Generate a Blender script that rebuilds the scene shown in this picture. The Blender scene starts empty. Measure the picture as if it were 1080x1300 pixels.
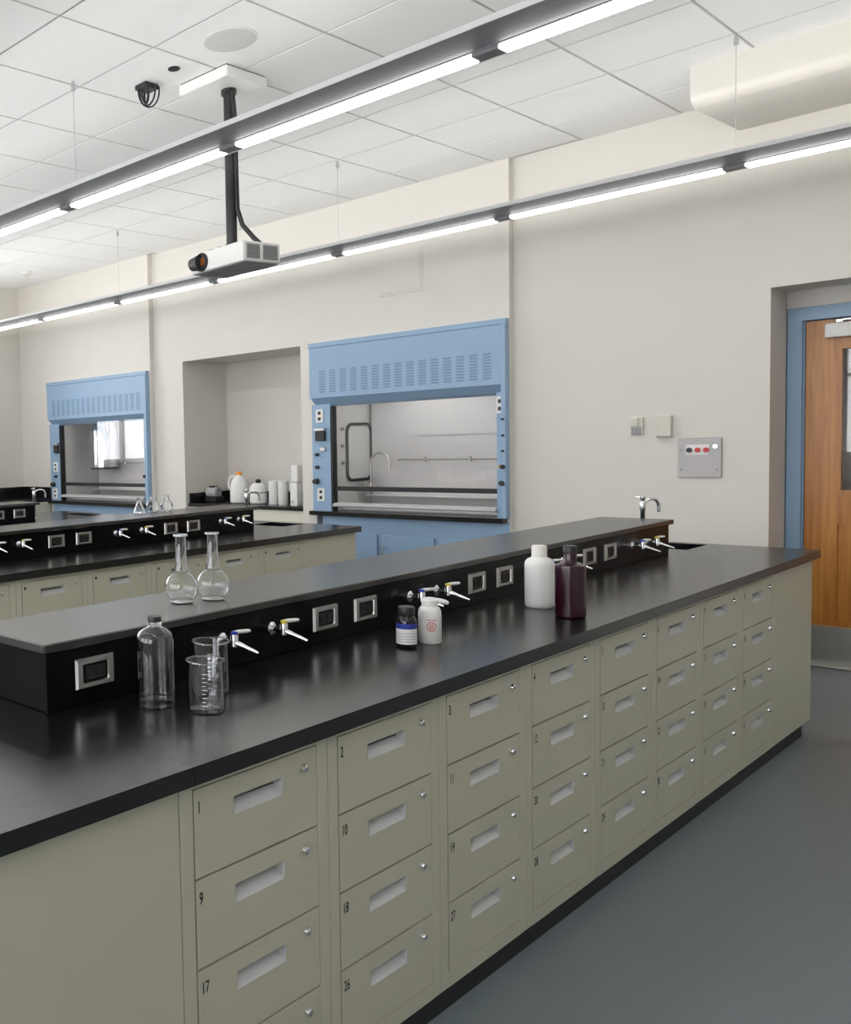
import bpy, bmesh, math, random
from mathutils import Vector, Matrix
random.seed(7)
PI = math.pi
scene = bpy.context.scene
COL = scene.collection

# ------------------------------------------------------------------ camera
F_PX, CX, CY = 1145.39, 60.0, 630.0            # calibrated in the 1080x1300 frame
yaw, pitch, roll = [math.radians(a) for a in (52.627, -3.0683, -1.9109)]
fwd0 = Vector((-math.sin(yaw), math.cos(yaw), 0)); right0 = Vector((math.cos(yaw), math.sin(yaw), 0)); up0 = Vector((0, 0, 1))
fwd = fwd0 * math.cos(pitch) + up0 * math.sin(pitch)
up1 = up0 * math.cos(pitch) - fwd0 * math.sin(pitch)
rgt = right0 * math.cos(roll) + up1 * math.sin(roll)
up2 = up1 * math.cos(roll) - right0 * math.sin(roll)
cam_d = bpy.data.cameras.new('camera'); cam = bpy.data.objects.new('camera', cam_d); COL.objects.link(cam)
M = Matrix((rgt, up2, -fwd)).transposed().to_4x4(); M.translation = Vector((0, 0, 1.52))
cam.matrix_world = M
cam_d.sensor_fit = 'HORIZONTAL'; cam_d.sensor_width = 36.0
cam_d.lens = F_PX / 1080 * 36.0
cam_d.shift_x = (540 - CX) / 1080.0
cam_d.shift_y = -(650 - CY) / 1080.0
cam_d.clip_start = 0.05; cam_d.clip_end = 100
scene.camera = cam

# ------------------------------------------------------------------ world, exposure
world = bpy.data.worlds.new('overcast_sky'); scene.world = world; world.use_nodes = True
bg = world.node_tree.nodes['Background']; bg.inputs[0].default_value = (0.95, 0.97, 1.0, 1); bg.inputs[1].default_value = 6.0
vs = scene.view_settings
vs.view_transform = 'Standard'; vs.look = 'None'; vs.gamma = 1.0; vs.exposure = 0.42; vs.use_curve_mapping = False
cy = scene.cycles
cy.max_bounces = 14; cy.diffuse_bounces = 5; cy.glossy_bounces = 4; cy.transmission_bounces = 14; cy.transparent_max_bounces = 24
cy.caustics_reflective = False; cy.caustics_refractive = False; cy.sample_clamp_indirect = 6.0
cy.use_denoising = True
UP_POWER = 21.5       # watts of up-light per side and ten metres of pendant run
LENS_GLOW = 9.0       # radiance of the pendant lenses

# ------------------------------------------------------------------ materials
def srgb(r, g, b):
    f = lambda c: (c / 255 / 12.92) if c / 255 <= 0.04045 else ((c / 255 + 0.055) / 1.055) ** 2.4
    return (f(r), f(g), f(b), 1)

def mat(name, col, rough=0.5, metal=0.0, spec=0.5, noise=0.0, nscale=20.0, bump=0.0, bscale=200.0, emit=None, estr=0.0, coat=0.0, aniso=None):
    m = bpy.data.materials.new(name); m.use_nodes = True
    nt = m.node_tree; p = nt.nodes['Principled BSDF']
    p.inputs['Base Color'].default_value = col; p.inputs['Roughness'].default_value = rough; p.inputs['Metallic'].default_value = metal
    p.inputs['Specular IOR Level'].default_value = spec
    if coat: p.inputs['Coat Weight'].default_value = coat
    tc = nt.nodes.new('ShaderNodeTexCoord')
    if noise > 0:
        n = nt.nodes.new('ShaderNodeTexNoise'); n.inputs['Scale'].default_value = nscale; n.inputs['Detail'].default_value = 5
        mp = nt.nodes.new('ShaderNodeMapping'); nt.links.new(tc.outputs['Object'], mp.inputs[0]); nt.links.new(mp.outputs[0], n.inputs['Vector'])
        if aniso: mp.inputs['Scale'].default_value = aniso
        r = nt.nodes.new('ShaderNodeMapRange'); r.inputs[1].default_value = 0.25; r.inputs[2].default_value = 0.75
        r.inputs[3].default_value = 1 - noise; r.inputs[4].default_value = 1 + noise
        nt.links.new(n.outputs[0], r.inputs[0])
        mx = nt.nodes.new('ShaderNodeVectorMath'); mx.operation = 'SCALE'; mx.inputs[0].default_value = col[:3]
        nt.links.new(r.outputs[0], mx.inputs['Scale']); nt.links.new(mx.outputs[0], p.inputs['Base Color'])
    if bump > 0:
        n2 = nt.nodes.new('ShaderNodeTexNoise'); n2.inputs['Scale'].default_value = bscale; n2.inputs['Detail'].default_value = 3
        nt.links.new(tc.outputs['Object'], n2.inputs['Vector'])
        b = nt.nodes.new('ShaderNodeBump'); b.inputs['Strength'].default_value = bump; b.inputs['Distance'].default_value = 0.002
        nt.links.new(n2.outputs[0], b.inputs['Height']); nt.links.new(b.outputs[0], p.inputs['Normal'])
    if emit:
        p.inputs['Emission Color'].default_value = emit; p.inputs['Emission Strength'].default_value = estr
    return m

def thin_glass(name, tint=(0.96, 0.97, 0.98, 1), f0=0.045, rough=0.0):
    """clear thin-walled glass: transparent, mirror-like towards grazing angles (Schlick), same from both sides"""
    m = bpy.data.materials.new(name); m.use_nodes = True; nt = m.node_tree; nt.nodes.clear()
    o = nt.nodes.new('ShaderNodeOutputMaterial'); t = nt.nodes.new('ShaderNodeBsdfTransparent'); g = nt.nodes.new('ShaderNodeBsdfGlossy')
    mx = nt.nodes.new('ShaderNodeMixShader'); ge = nt.nodes.new('ShaderNodeNewGeometry'); d = nt.nodes.new('ShaderNodeVectorMath'); d.operation = 'DOT_PRODUCT'
    def mth(op, a, b=None):
        n = nt.nodes.new('ShaderNodeMath'); n.operation = op
        for k, q in enumerate((a, b)):
            if q is None: continue
            if isinstance(q, (int, float)): n.inputs[k].default_value = q
            else: nt.links.new(q, n.inputs[k])
        return n.outputs[0]
    nt.links.new(ge.outputs['Normal'], d.inputs[0]); nt.links.new(ge.outputs['Incoming'], d.inputs[1])
    c = mth('SUBTRACT', 1.0, mth('ABSOLUTE', d.outputs['Value']))
    fr = mth('ADD', mth('MULTIPLY', mth('POWER', c, 3.6), 0.9 - f0), f0)
    t.inputs[0].default_value = tint; g.inputs['Roughness'].default_value = rough
    nt.links.new(fr, mx.inputs[0]); nt.links.new(t.outputs[0], mx.inputs[1]); nt.links.new(g.outputs[0], mx.inputs[2]); nt.links.new(mx.outputs[0], o.inputs[0])
    return m

def wood(name, c1, c2):
    m = bpy.data.materials.new(name); m.use_nodes = True; nt = m.node_tree; p = nt.nodes['Principled BSDF']
    tc = nt.nodes.new('ShaderNodeTexCoord'); mp = nt.nodes.new('ShaderNodeMapping'); mp.inputs['Scale'].default_value = (16, 16, 0.7)
    n = nt.nodes.new('ShaderNodeTexNoise'); n.inputs['Scale'].default_value = 2.2; n.inputs['Detail'].default_value = 8; n.inputs['Distortion'].default_value = 0.6
    mp2 = nt.nodes.new('ShaderNodeMapping'); mp2.inputs['Scale'].default_value = (90, 90, 2.0)
    n2 = nt.nodes.new('ShaderNodeTexNoise'); n2.inputs['Scale'].default_value = 3.0; n2.inputs['Detail'].default_value = 4
    mx = nt.nodes.new('ShaderNodeMath'); mx.operation = 'MULTIPLY_ADD'; mx.inputs[1].default_value = 0.35
    r = nt.nodes.new('ShaderNodeValToRGB'); r.color_ramp.elements[0].color = c1; r.color_ramp.elements[1].color = c2
    r.color_ramp.elements[0].position = 0.42; r.color_ramp.elements[1].position = 0.92
    nt.links.new(tc.outputs['Object'], mp.inputs[0]); nt.links.new(tc.outputs['Object'], mp2.inputs[0]); nt.links.new(mp.outputs[0], n.inputs['Vector']); nt.links.new(mp2.outputs[0], n2.inputs['Vector'])
    nt.links.new(n2.outputs[0], mx.inputs[0]); nt.links.new(n.outputs[0], mx.inputs[2]); nt.links.new(mx.outputs[0], r.inputs[0])
    nt.links.new(r.outputs[0], p.inputs['Base Color']); p.inputs['Roughness'].default_value = 0.32
    return m

MT = dict(
    wall=mat('painted_plaster', (0.70, 0.672, 0.62, 1), 0.6, noise=0.015, nscale=3, bump=0.08, bscale=160),
    tile=mat('mineral_fibre', (0.86, 0.86, 0.85, 1), 0.9, noise=0.02, nscale=300, bump=0.15, bscale=420),
    grid=mat('grid_metal', (0.58, 0.58, 0.58, 1), 0.7),
    floor=mat('speckled_vinyl', (0.165, 0.195, 0.212, 1), 0.34, noise=0.22, nscale=420, spec=0.35),
    cab=mat('beige_enamel', (0.53, 0.515, 0.41, 1), 0.38, noise=0.02, nscale=4),
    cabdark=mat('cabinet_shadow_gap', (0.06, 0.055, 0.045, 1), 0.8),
    cream=mat('cream_enamel', (0.70, 0.67, 0.57, 1), 0.45),
    pull=mat('pull_metal', (0.52, 0.525, 0.53, 1), 0.35, metal=0.0),
    chrome=mat('chrome', (0.80, 0.81, 0.84, 1), 0.12, metal=1.0),
    steel=mat('brushed_steel', (0.60, 0.59, 0.57, 1), 0.34, metal=1.0, noise=0.06, nscale=40, aniso=(1, 1, 14)),
    satin=mat('satin_steel', (0.43, 0.415, 0.41, 1), 0.55, metal=0.75, noise=0.04, nscale=30, aniso=(1, 1, 10)),
    epoxy=mat('black_epoxy', (0.004, 0.004, 0.005, 1), 0.22, noise=0.3, nscale=6, spec=0.75, bump=0.03, bscale=500),
    riser=mat('black_laminate', (0.003, 0.003, 0.004, 1), 0.24, spec=0.15),
    shelf=mat('dark_grey_resin', (0.020, 0.020, 0.020, 1), 0.26, noise=0.12, nscale=9, spec=1.0),
    rubber=mat('black_rubber', (0.010, 0.010, 0.012, 1), 0.5),
    blue=mat('blue_enamel', srgb(143, 171, 199), 0.4, noise=0.02, nscale=6),
    liner=mat('white_liner', (0.72, 0.71, 0.69, 1), 0.35),
    white=mat('white_plastic', (0.78, 0.78, 0.76, 1), 0.4),
    hdpe=mat('natural_plastic', (0.80, 0.78, 0.72, 1), 0.45),
    greyp=mat('grey_plastic', (0.25, 0.25, 0.26, 1), 0.5),
    vent=mat('grey_grille', (0.30, 0.30, 0.31, 1), 0.6),
    fixture=mat('grey_fixture_metal', (0.25, 0.25, 0.26, 1), 0.5, noise=0.05, nscale=600),
    lip=mat('white_fixture_edge', (0.75, 0.75, 0.75, 1), 0.5),
    lens=mat('glowing_lens', (0.9, 0.9, 0.9, 1), 0.5, emit=(1.0, 0.985, 0.95, 1), estr=LENS_GLOW),
    hoodlamp=mat('hood_lamp_lens', (0.9, 0.9, 0.9, 1), 0.5, emit=(1.0, 0.97, 0.92, 1), estr=6.0),
    cable=mat('steel_cable', (0.55, 0.55, 0.56, 1), 0.4, metal=0.6),
    black=mat('black_paint', (0.018, 0.017, 0.018, 1), 0.45),
    plum=mat('plum_plastic', (0.024, 0.004, 0.011, 1), 0.2),
    amber=mat('dark_bottle_glass', (0.010, 0.008, 0.012, 1), 0.08),
    lblue=mat('label_blue', srgb(42, 58, 150), 0.5),
    lwhite=mat('label_paper', (0.80, 0.80, 0.80, 1), 0.6),
    red=mat('red_print', srgb(205, 60, 60), 0.5),
    redb=mat('red_button', srgb(190, 30, 30), 0.35),
    orange=mat('orange_cap', srgb(235, 150, 50), 0.4),
    yellow=mat('yellow_cap', srgb(225, 205, 60), 0.4),
    bluecap=mat('blue_cap', srgb(50, 75, 190), 0.4),
    brass=mat('brass', (0.55, 0.40, 0.14, 1), 0.3, metal=1.0),
    beigebox=mat('beige_plastic', (0.66, 0.63, 0.55, 1), 0.5),
    oak=wood('oak_veneer', srgb(160, 96, 34), srgb(202, 140, 66)),
    glass=mat('lab_glass', (0.985, 0.99, 1.0, 1), 0.0),
    pane=thin_glass('pane_glass', (0.97, 0.965, 0.97, 1), 0.05),
    ink=mat('black_ink', (0.012, 0.012, 0.012, 1), 0.6),
    mark=mat('white_enamel_print', (0.75, 0.78, 0.82, 1), 0.6),
    lensglass=mat('projector_lens', (0.02, 0.018, 0.02, 1), 0.05, coat=1.0),
    amberlens=mat('amber_lens', srgb(120, 70, 35), 0.15),
    speaker=mat('speaker_grille', (0.60, 0.60, 0.59, 1), 0.7),
)

_g = MT['glass'].node_tree.nodes['Principled BSDF']; _g.inputs['Transmission Weight'].default_value = 1.0; _g.inputs['IOR'].default_value = 1.47

# ------------------------------------------------------------------ mesh helpers
class MB:
    def __init__(s): s.bm = bmesh.new()
    def box(s, x0, x1, y0, y1, z0, z1, bev=0.0, seg=1):
        vs_ = [s.bm.verts.new((x, y, z)) for x in (x0, x1) for y in (y0, y1) for z in (z0, z1)]
        fs = []
        for q in ((0, 1, 3, 2), (4, 6, 7, 5), (0, 4, 5, 1), (2, 3, 7, 6), (0, 2, 6, 4), (1, 5, 7, 3)):
            fs.append(s.bm.faces.new([vs_[i] for i in q]))
        if bev > 0:
            es = list({e for f in fs for e in f.edges})
            bmesh.ops.bevel(s.bm, geom=es, offset=bev, segments=seg, affect='EDGES', profile=0.5)
        return s
    def prism(s, pts, axis, a, b):
        def P(u, v, w): return {'x': (w, u, v), 'y': (u, w, v), 'z': (u, v, w)}[axis]
        A = [s.bm.verts.new(P(u, v, a)) for u, v in pts]; B = [s.bm.verts.new(P(u, v, b)) for u, v in pts]
        n = len(pts)
        s.bm.faces.new(A); s.bm.faces.new(B[::-1])
        for i in range(n): s.bm.faces.new((A[i], B[i], B[(i + 1) % n], A[(i + 1) % n]))
        return s
    def lathe(s, prof, n=24, c=(0, 0, 0), cap0=True, cap1=True):
        rings = []
        for r, z in prof:
            rings.append([s.bm.verts.new((c[0] + r * math.cos(2 * PI * i / n), c[1] + r * math.sin(2 * PI * i / n), c[2] + z)) for i in range(n)])
        for a, b in zip(rings, rings[1:]):
            for i in range(n): s.bm.faces.new((a[i], a[(i + 1) % n], b[(i + 1) % n], b[i]))
        if cap0: s.bm.faces.new(rings[0][::-1])
        if cap1: s.bm.faces.new(rings[-1])
        return s
    def tube(s, path, r, n=10, caps=True):
        P = [Vector(p) for p in path]; rr = r if isinstance(r, (list, tuple)) else [r] * len(P)
        rings = []; ref = None
        for i, p in enumerate(P):
            t = (P[min(i + 1, len(P) - 1)] - P[max(i - 1, 0)]).normalized()
            if ref is None: ref = Vector((0, 0, 1)) if abs(t.z) < 0.9 else Vector((1, 0, 0))
            u = (ref - t * ref.dot(t)).normalized(); v = t.cross(u); ref = u
            rings.append([s.bm.verts.new(p + (u * math.cos(2 * PI * k / n) + v * math.sin(2 * PI * k / n)) * rr[i]) for k in range(n)])
        for a, b in zip(rings, rings[1:]):
            for k in range(n): s.bm.faces.new((a[k], a[(k + 1) % n], b[(k + 1) % n], b[k]))
        if caps: s.bm.faces.new(rings[0][::-1]); s.bm.faces.new(rings[-1])
        return s
    def slab_hole(s, X, Y, z0, z1, holes=()):
        """slab on the grid of X and Y breaks, cells in holes left open"""
        def full(i, j): return 0 <= i < len(X) - 1 and 0 <= j < len(Y) - 1 and (i, j) not in holes
        V = {}
        def v(i, j, k):
            if (i, j, k) not in V: V[(i, j, k)] = s.bm.verts.new((X[i], Y[j], (z0, z1)[k]))
            return V[(i, j, k)]
        for i in range(len(X) - 1):
            for j in range(len(Y) - 1):
                if not full(i, j): continue
                s.bm.faces.new((v(i, j, 1), v(i + 1, j, 1), v(i + 1, j + 1, 1), v(i, j + 1, 1)))
                s.bm.faces.new((v(i, j, 0), v(i, j + 1, 0), v(i + 1, j + 1, 0), v(i + 1, j, 0)))
                for di, dj, a, b in ((-1, 0, (i, j + 1), (i, j)), (1, 0, (i + 1, j), (i + 1, j + 1)), (0, -1, (i, j), (i + 1, j)), (0, 1, (i + 1, j + 1), (i, j + 1))):
                    if not full(i + di, j + dj): s.bm.faces.new((v(*a, 0), v(*b, 0), v(*b, 1), v(*a, 1)))
        return s
    def mesh(s, name, m, smooth=False):
        bmesh.ops.recalc_face_normals(s.bm, faces=s.bm.faces)
        me = bpy.data.meshes.new(name); s.bm.to_mesh(me); s.bm.free()
        me.materials.append(MT[m] if isinstance(m, str) else m)
        if smooth:
            me.polygons.foreach_set('use_smooth', [True] * len(me.polygons))
            me.set_sharp_from_angle(angle=math.radians(40))
        return me
    def build(s, name, m, parent=None, loc=(0, 0, 0), smooth=False):
        return link(name, s.mesh(name, m, smooth), parent, loc)

def link(name, data, parent=None, loc=(0, 0, 0), rz=0.0):
    o = bpy.data.objects.new(name, data); COL.objects.link(o); o.location = loc; o.rotation_euler = (0, 0, rz)
    if parent is not None: o.parent = parent
    return o
def tag(o, label, cat, group=None):
    o['label'] = label; o['category'] = cat
    if group: o['group'] = group
    return o
def thing(name, label, cat, loc=(0, 0, 0), rz=0.0, group=None):
    return tag(link(name, None, None, loc, rz), label, cat, group)
def struct(o): o['kind'] = 'structure'; return o
def copy_tree(o, parent=None):
    c = o.copy(); COL.objects.link(c); c.parent = parent
    for ch in list(o.children): copy_tree(ch, c)
    return c
def text_mesh(txt, size, m, sx=1.0):
    """flat lettering lying in the YZ plane, facing +X, baseline start at the origin"""
    cu = bpy.data.curves.new('lettering', 'FONT'); cu.body = txt; cu.size = size; cu.offset = .0004
    ob = bpy.data.objects.new('lettering', cu); COL.objects.link(ob)
    dg = bpy.context.evaluated_depsgraph_get()
    me = bpy.data.meshes.new_from_object(ob.evaluated_get(dg))
    bpy.data.objects.remove(ob); bpy.data.curves.remove(cu)
    for v in me.vertices: x, y, z = v.co; v.co = (0, x * sx, y)
    me.materials.clear(); me.materials.append(MT[m]); me.name = 'lettering'
    return me

# ------------------------------------------------------------------ the room
XL, XRT, YB = -9.30, 3.2, -3.6          # left wall, unseen right wall, unseen rear wall
YW1, YW2, YW3 = 6.86, 6.80, 6.74        # hood wall steps forward towards the left
ZC = 3.517
YEND = 7.95
struct(MB().box(XL - .3, XRT + .3, YB - .3, YEND, -0.1, 0).build('floor', 'floor'))

# ceiling: recessed metal grid with separate tiles
ceil = struct(MB().box(XL - .3, XRT + .3, YB - .3, YEND, ZC + .006, ZC + .12).build('ceiling', 'grid'))
PX, PY, GAP = .587, .603, .0055
TILE = MB().box(GAP, PX - GAP, GAP, PY - GAP, 0, .006, .0035).mesh('tile', 'tile')
xs = [-1.575 + PX * k for k in range(-14, 8)]
ys = [5.73 + PY * k for k in range(-6, 2)]
for x in xs:
    for y in ys:
        xa, xb, ya, yb = x + GAP, x + PX - GAP, y + GAP, y + PY - GAP
        if xb < XL or xa > XRT: continue
        yl = YW1 if x > -3.3 else (YW2 if x > -7 else YW3)
        if ya > yl: continue
        if xa < XL or xb > XRT or yb > yl:
            MB().box(max(xa, XL) - x, min(xb, XRT) - x, ya - y, min(yb, yl) - y, 0, .006, .0035).build('tile', 'tile', ceil, (x, y, ZC))
        else:
            link('tile', TILE, ceil, (x, y, ZC))
# tiles above and behind the camera, out of the picture: one joined field
fld = MB()
for i in range(len(xs)):
    for j in range(10):
        x, y = xs[i], ys[0] - PY * (j + 1)
        if x < XL or x + PX > XRT or y < YB: continue
        fld.box(x + GAP, x + PX - GAP, y + GAP, y + PY - GAP, ZC, ZC + .006)
o = fld.build('tile_field', 'tile', ceil); o['kind'] = 'stuff'

# back wall (with openings for hoods, niche and doorway)
H1 = (-4.967, -3.235); NI = (-6.543, -5.085); H2 = (-8.716, -6.975); DR = (-1.70, -0.45)
w = MB()
def wallrun(y, x0, x1, holes):
    cur = x0
    for a, b, zt in holes:
        if a > cur: w.box(cur, a, y, y + .16, 0, ZC + .01)
        w.box(a, b, y, y + .16, zt, ZC + .01); cur = b
    if cur < x1: w.box(cur, x1, y, y + .16, 0, ZC + .01)
wallrun(YW1, -3.232, XRT, [(DR[0], DR[1], 2.342)])
wallrun(YW2, -6.956, -3.232, [(NI[0], NI[1], 2.357), (H1[0] + .03, H1[1] - .03, 2.32)])
wallrun(YW3, XL, -6.956, [(H2[0] + .03, H2[1] - .03, 2.26)])
w.box(XL - .2, XRT + .2, 7.85, 7.95, 0, ZC + .01)                       # unseen sheet added behind the openings to keep sky light from leaking in
w.box(NI[0] - .12, NI[0], YW2 + .16, 7.46, 0, 2.357); w.box(NI[1], NI[1] + .1, YW2 + .16, 7.46, 0, 2.357)   # niche cheeks
w.box(NI[0] - .12, NI[1] + .1, 7.46, 7.56, 0, 2.357); w.box(NI[0] - .12, NI[1] + .1, YW2 + .16, 7.56, 2.357, 2.42)
w.box(DR[0] - .1, DR[0], YW1 + .16, 7.30, 0, 2.342); w.box(DR[1], DR[1] + .1, YW1 + .16, 7.30, 0, 2.342)      # doorway reveals
w.box(DR[0] - .1, DR[1] + .1, YW1 + .16, 7.30, 2.342, 2.42)
w.box(DR[0], DR[1], 7.19, 7.30, 2.235, 2.342)
struct(w.build('wall_back', 'wall'))
# left wall with three windows
wl = MB(); WIN = [(1.3, 2.4), (2.85, 3.95), (4.4, 5.5)]; ZS, ZT = 1.28, 3.05
cur = YB
for a, b in WIN:
    wl.box(XL - .2, XL, cur, a, 0, ZC + .01); wl.box(XL - .2, XL, a, b, 0, ZS); wl.box(XL - .2, XL, a, b, ZT, ZC + .01); cur = b
wl.box(XL - .2, XL, cur, YEND, 0, ZC + .01)
struct(wl.build('wall_left', 'wall'))
for k, (a, b) in enumerate(WIN):
    f = MB(); fr = .05; xc = XL - .12
    for q in ((a, a + fr, ZS, ZT), (b - fr, b, ZS, ZT), (a, b, ZS, ZS + fr), (a, b, ZT - fr, ZT), ((a + b) / 2 - .025, (a + b) / 2 + .025, ZS, ZT), (a, b, 2.2, 2.25)):
        f.box(xc - .03, xc + .03, *q)
    wf = struct(f.build('window_%d' % (k + 1), 'white'))
    MB().box(xc - .003, xc + .003, a + .02, b - .02, ZS + .02, ZT - .02).build('pane', 'pane', wf)
struct(MB().box(XRT, XRT + .2, YB, YEND, 0, ZC + .01).build('wall_right', 'wall'))
wf_ = MB(); FILL_WIN = [(-7.9, -6.4), (-6.1, -4.1), (-3.6, -1.6), (-1.0, 1.0)]; cur = XL  # rear windows are added out of view, to bring in more daylight fill
for a, b in FILL_WIN:
    wf_.box(cur, a, YB - .2, YB, 0, ZC + .01); wf_.box(a, b, YB - .2, YB, 0, 1.0); wf_.box(a, b, YB - .2, YB, 3.1, ZC + .01); cur = b
wf_.box(cur, XRT, YB - .2, YB, 0, ZC + .01)
struct(wf_.build('wall_front', 'wall'))
for k, (a, b) in enumerate(FILL_WIN):
    f = MB()
    for q in ((a, a + .05, 1.0, 3.1), (b - .05, b, 1.0, 3.1), (a, b, 1.0, 1.05), (a, b, 3.05, 3.1), ((a + b) / 2 - .025, (a + b) / 2 + .025, 1.0, 3.1), (a, b, 2.2, 2.25)):
        f.box(q[0], q[1], YB - .15, YB - .09, q[2], q[3])
    wf = struct(f.build('window_%d' % (k + 4), 'white'))  # unseen added window, here only for its fill light
    MB().box(a + .02, b - .02, YB - .123, YB - .117, 1.02, 3.08).build('pane', 'pane', wf)
# portals guide daylight sampling through the window openings
for (loc, rot, sx, sy) in [((XL - .05, (a + b) / 2, (ZS + ZT) / 2), (0, -PI / 2, 0), ZT - ZS, b - a) for a, b in WIN] + [(((a + b) / 2, YB - .05, 2.05), (-PI / 2, 0, PI), b - a, 2.1) for a, b in FILL_WIN]:
    ld = bpy.data.lights.new('window_portal', 'AREA'); ld.shape = 'RECTANGLE'; ld.size = sx; ld.size_y = sy; ld.cycles.is_portal = True
    lo = bpy.data.objects.new('window_portal', ld); COL.objects.link(lo); lo.location = loc; lo.rotation_euler = rot

# white duct casing on the ceiling above the doorway
pts = [(6.02, ZC)] + [(6.02 + .09 * (1 - math.cos(t)), 3.30 + .06 * (1 - math.sin(t))) for t in [PI / 2 * i / 8 for i in range(9)]] + [(YW1, 3.322), (YW1, ZC)]
b = MB().prism(pts, 'x', -1.862, XRT); o = b.build('duct_casing', 'wall', smooth=True)
tag(o, 'long off-white boxed duct casing under the ceiling above the doorway', 'duct casing')

# faint access panel painted into the wall above the larger hood
o = thing('access_panel', 'square wall-coloured access panel high above the larger blue hood', 'access panel', (-4.29, YW2, 2.67))
MB().box(0, .385, -.004, 0, 0, .345, .002).build('frame', 'wall', o); MB().box(.02, .365, -.008, -.004, .02, .325, .002).build('door', 'wall', o)

# ------------------------------------------------------------------ door
d1 = struct(link('door_1', None, None, (-1.612, 7.20, 0)))
DW, DH = .93, 2.145
fr = MB()
fr.box(-.083, -.008, -.02, .10, 0, DH + .088, .003); fr.box(-.012, .004, .012, .10, 0, DH + .005)       # jamb and stop
fr.box(DW + .008, DW + .083, -.02, .10, 0, DH + .088, .003); fr.box(-.083, DW + .083, -.0205, .0995, DH + .005, DH + .0885, .003)
fr.build('door_frame', 'blue', d1)
lf = MB(); y0, y1 = .012, .056
gl = (.165, .765, 1.085, 1.975); pn = (.165, .765, .285, .89)
lf.box(0, gl[0], y0, y1, 0.004, DH); lf.box(gl[1], DW, y0, y1, 0.004, DH)
lf.box(gl[0], gl[1], y0, y1, gl[3], DH); lf.box(gl[0], gl[1], y0, y1, pn[3], gl[2]); lf.box(gl[0], gl[1], y0, y1, .004, pn[2])
leaf = lf.build('door_leaf', 'oak', d1)
MB().box(pn[0], pn[1], y0 + .014, y1 - .01, pn[2], pn[3]).build('lower_panel', 'oak', leaf)
md = MB()
for q in ((gl[0] - .012, gl[0] + .014, gl[2] - .012, gl[3] + .012), (gl[1] - .014, gl[1] + .012, gl[2] - .012, gl[3] + .012), (gl[0] + .014, gl[1] - .014, gl[2] - .012, gl[2] + .014), (gl[0] + .014, gl[1] - .014, gl[3] - .014, gl[3] + .012)):
    md.box(q[0], q[1], y0 - .007, y0 + .03, q[2], q[3])
md.build('glazing_bead', 'oak', leaf)
MB().box(gl[0] + .01, gl[1] - .01, .03, .036, gl[2] + .01, gl[3] - .01).build('pane', 'pane', leaf)
MB().box(.012, DW - .012, y0 - .003, y0, .012, .25, .001).build('kick_plate', 'steel', leaf)
hd = MB().box(DW - .085, DW - .045, y0 - .006, y0, .93, 1.08, .003).build('handle_plate', 'steel', leaf)
MB().tube([(DW - .065, y0 - .004, 1.01), (DW - .065, y0 - .05, 1.01), (DW - .085, y0 - .055, 1.01), (DW - .18, y0 - .055, 1.01)], .009, 10).build('lever_handle', 'steel', leaf, smooth=True)
cl = MB().box(.105, .42, -.055, .010, 2.03, 2.118, .008, 2).build('door_closer', 'white', d1)
MB().box(.15, .19, -.03, .0, 2.118, 2.142, .004).box(.16, .5, -.028, -.008, 2.128, 2.143, .003).build('closer_arm', 'steel', cl)
MB().box(-.09, DW + .09, -.06, .10, 0, .012, .004).build('threshold', 'steel', d1)

# ------------------------------------------------------------------ pendant lights
def pendant(yc, zb, x0j, pj, n0, n1, label, seen, wires, wx=0.0):
    r = thing('pendant_light', label, 'light', (0, yc, zb), group='linear pendant lights')
    xa, xb = max(x0j - pj * n1, XL + .06), min(x0j - pj * n0, XRT - .1)
    prof = [(-.150, .034), (-.034, .004), (-.034, 0), (.036, 0), (.036, .004), (.150, .034), (.150, .038), (.036, .012), (-.034, .012), (-.150, .038)]
    MB().prism(prof, 'x', xa, xb).build('housing', 'fixture', r)
    MB().prism([(-.155, .032), (-.150, .032), (-.150, .054), (-.155, .054)], 'x', xa, xb).prism([(.150, .032), (.155, .032), (.155, .060), (.150, .060)], 'x', xa, xb).build('edge_lip', 'lip', r)
    g = .052
    for k in range(n0, n1):
        a, b2 = max(x0j - pj * (k + 1) + g, xa + .02), x0j - pj * k - g
        if b2 - a < .2: continue
        MB().prism([(-.031, 0), (-.030, -.012), (-.024, -.017), (.026, -.017), (.032, -.012), (.033, 0)], 'x', a, min(b2, xb - .02)).build('lens', 'lens', r)
    for k in range(n0 + 1, n1):
        x = x0j - pj * k
        if xa + .1 < x < xb - .1: MB().box(x - g + .004, x + g - .004, -.032, .034, -.014, .001, .003).build('joint_cover', 'fixture', r)
    for k in wires:
        x = x0j - pj * k + wx
        cb = MB().tube([(x, 0, .012), (x, 0, ZC - zb)], .0016, 6).build('suspension_cable', 'cable', r)
        MB().lathe([(.011, 0), (.011, .03), (.006, .035), (.006, .05)], 10, (x, 0, ZC - zb - .05)).build('ceiling_gripper', 'cable', cb)
    for sg in (-1, 1):         # indirect louvre: two narrow strips tilted outwards, hidden inside the trough
        ld = bpy.data.lights.new('up_light', 'AREA'); ld.shape = 'RECTANGLE'; ld.size = xb - xa - .1; ld.size_y = .03; ld.energy = UP_POWER * (xb - xa) / 10; ld.color = (1.0, .985, .95)
        lo = bpy.data.objects.new('up_light', ld); COL.objects.link(lo); lo.parent = r; lo.location = ((xa + xb) / 2, sg * .02, .04); lo.rotation_euler = (PI + sg * math.radians(80), 0, 0)
    return r
pendant(5.75, 2.853, -1.578, 1.185, -3, 7, 'long grey pendant light run nearest the wall with the blue hoods', True, (0, 2, 4, 6))
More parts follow.
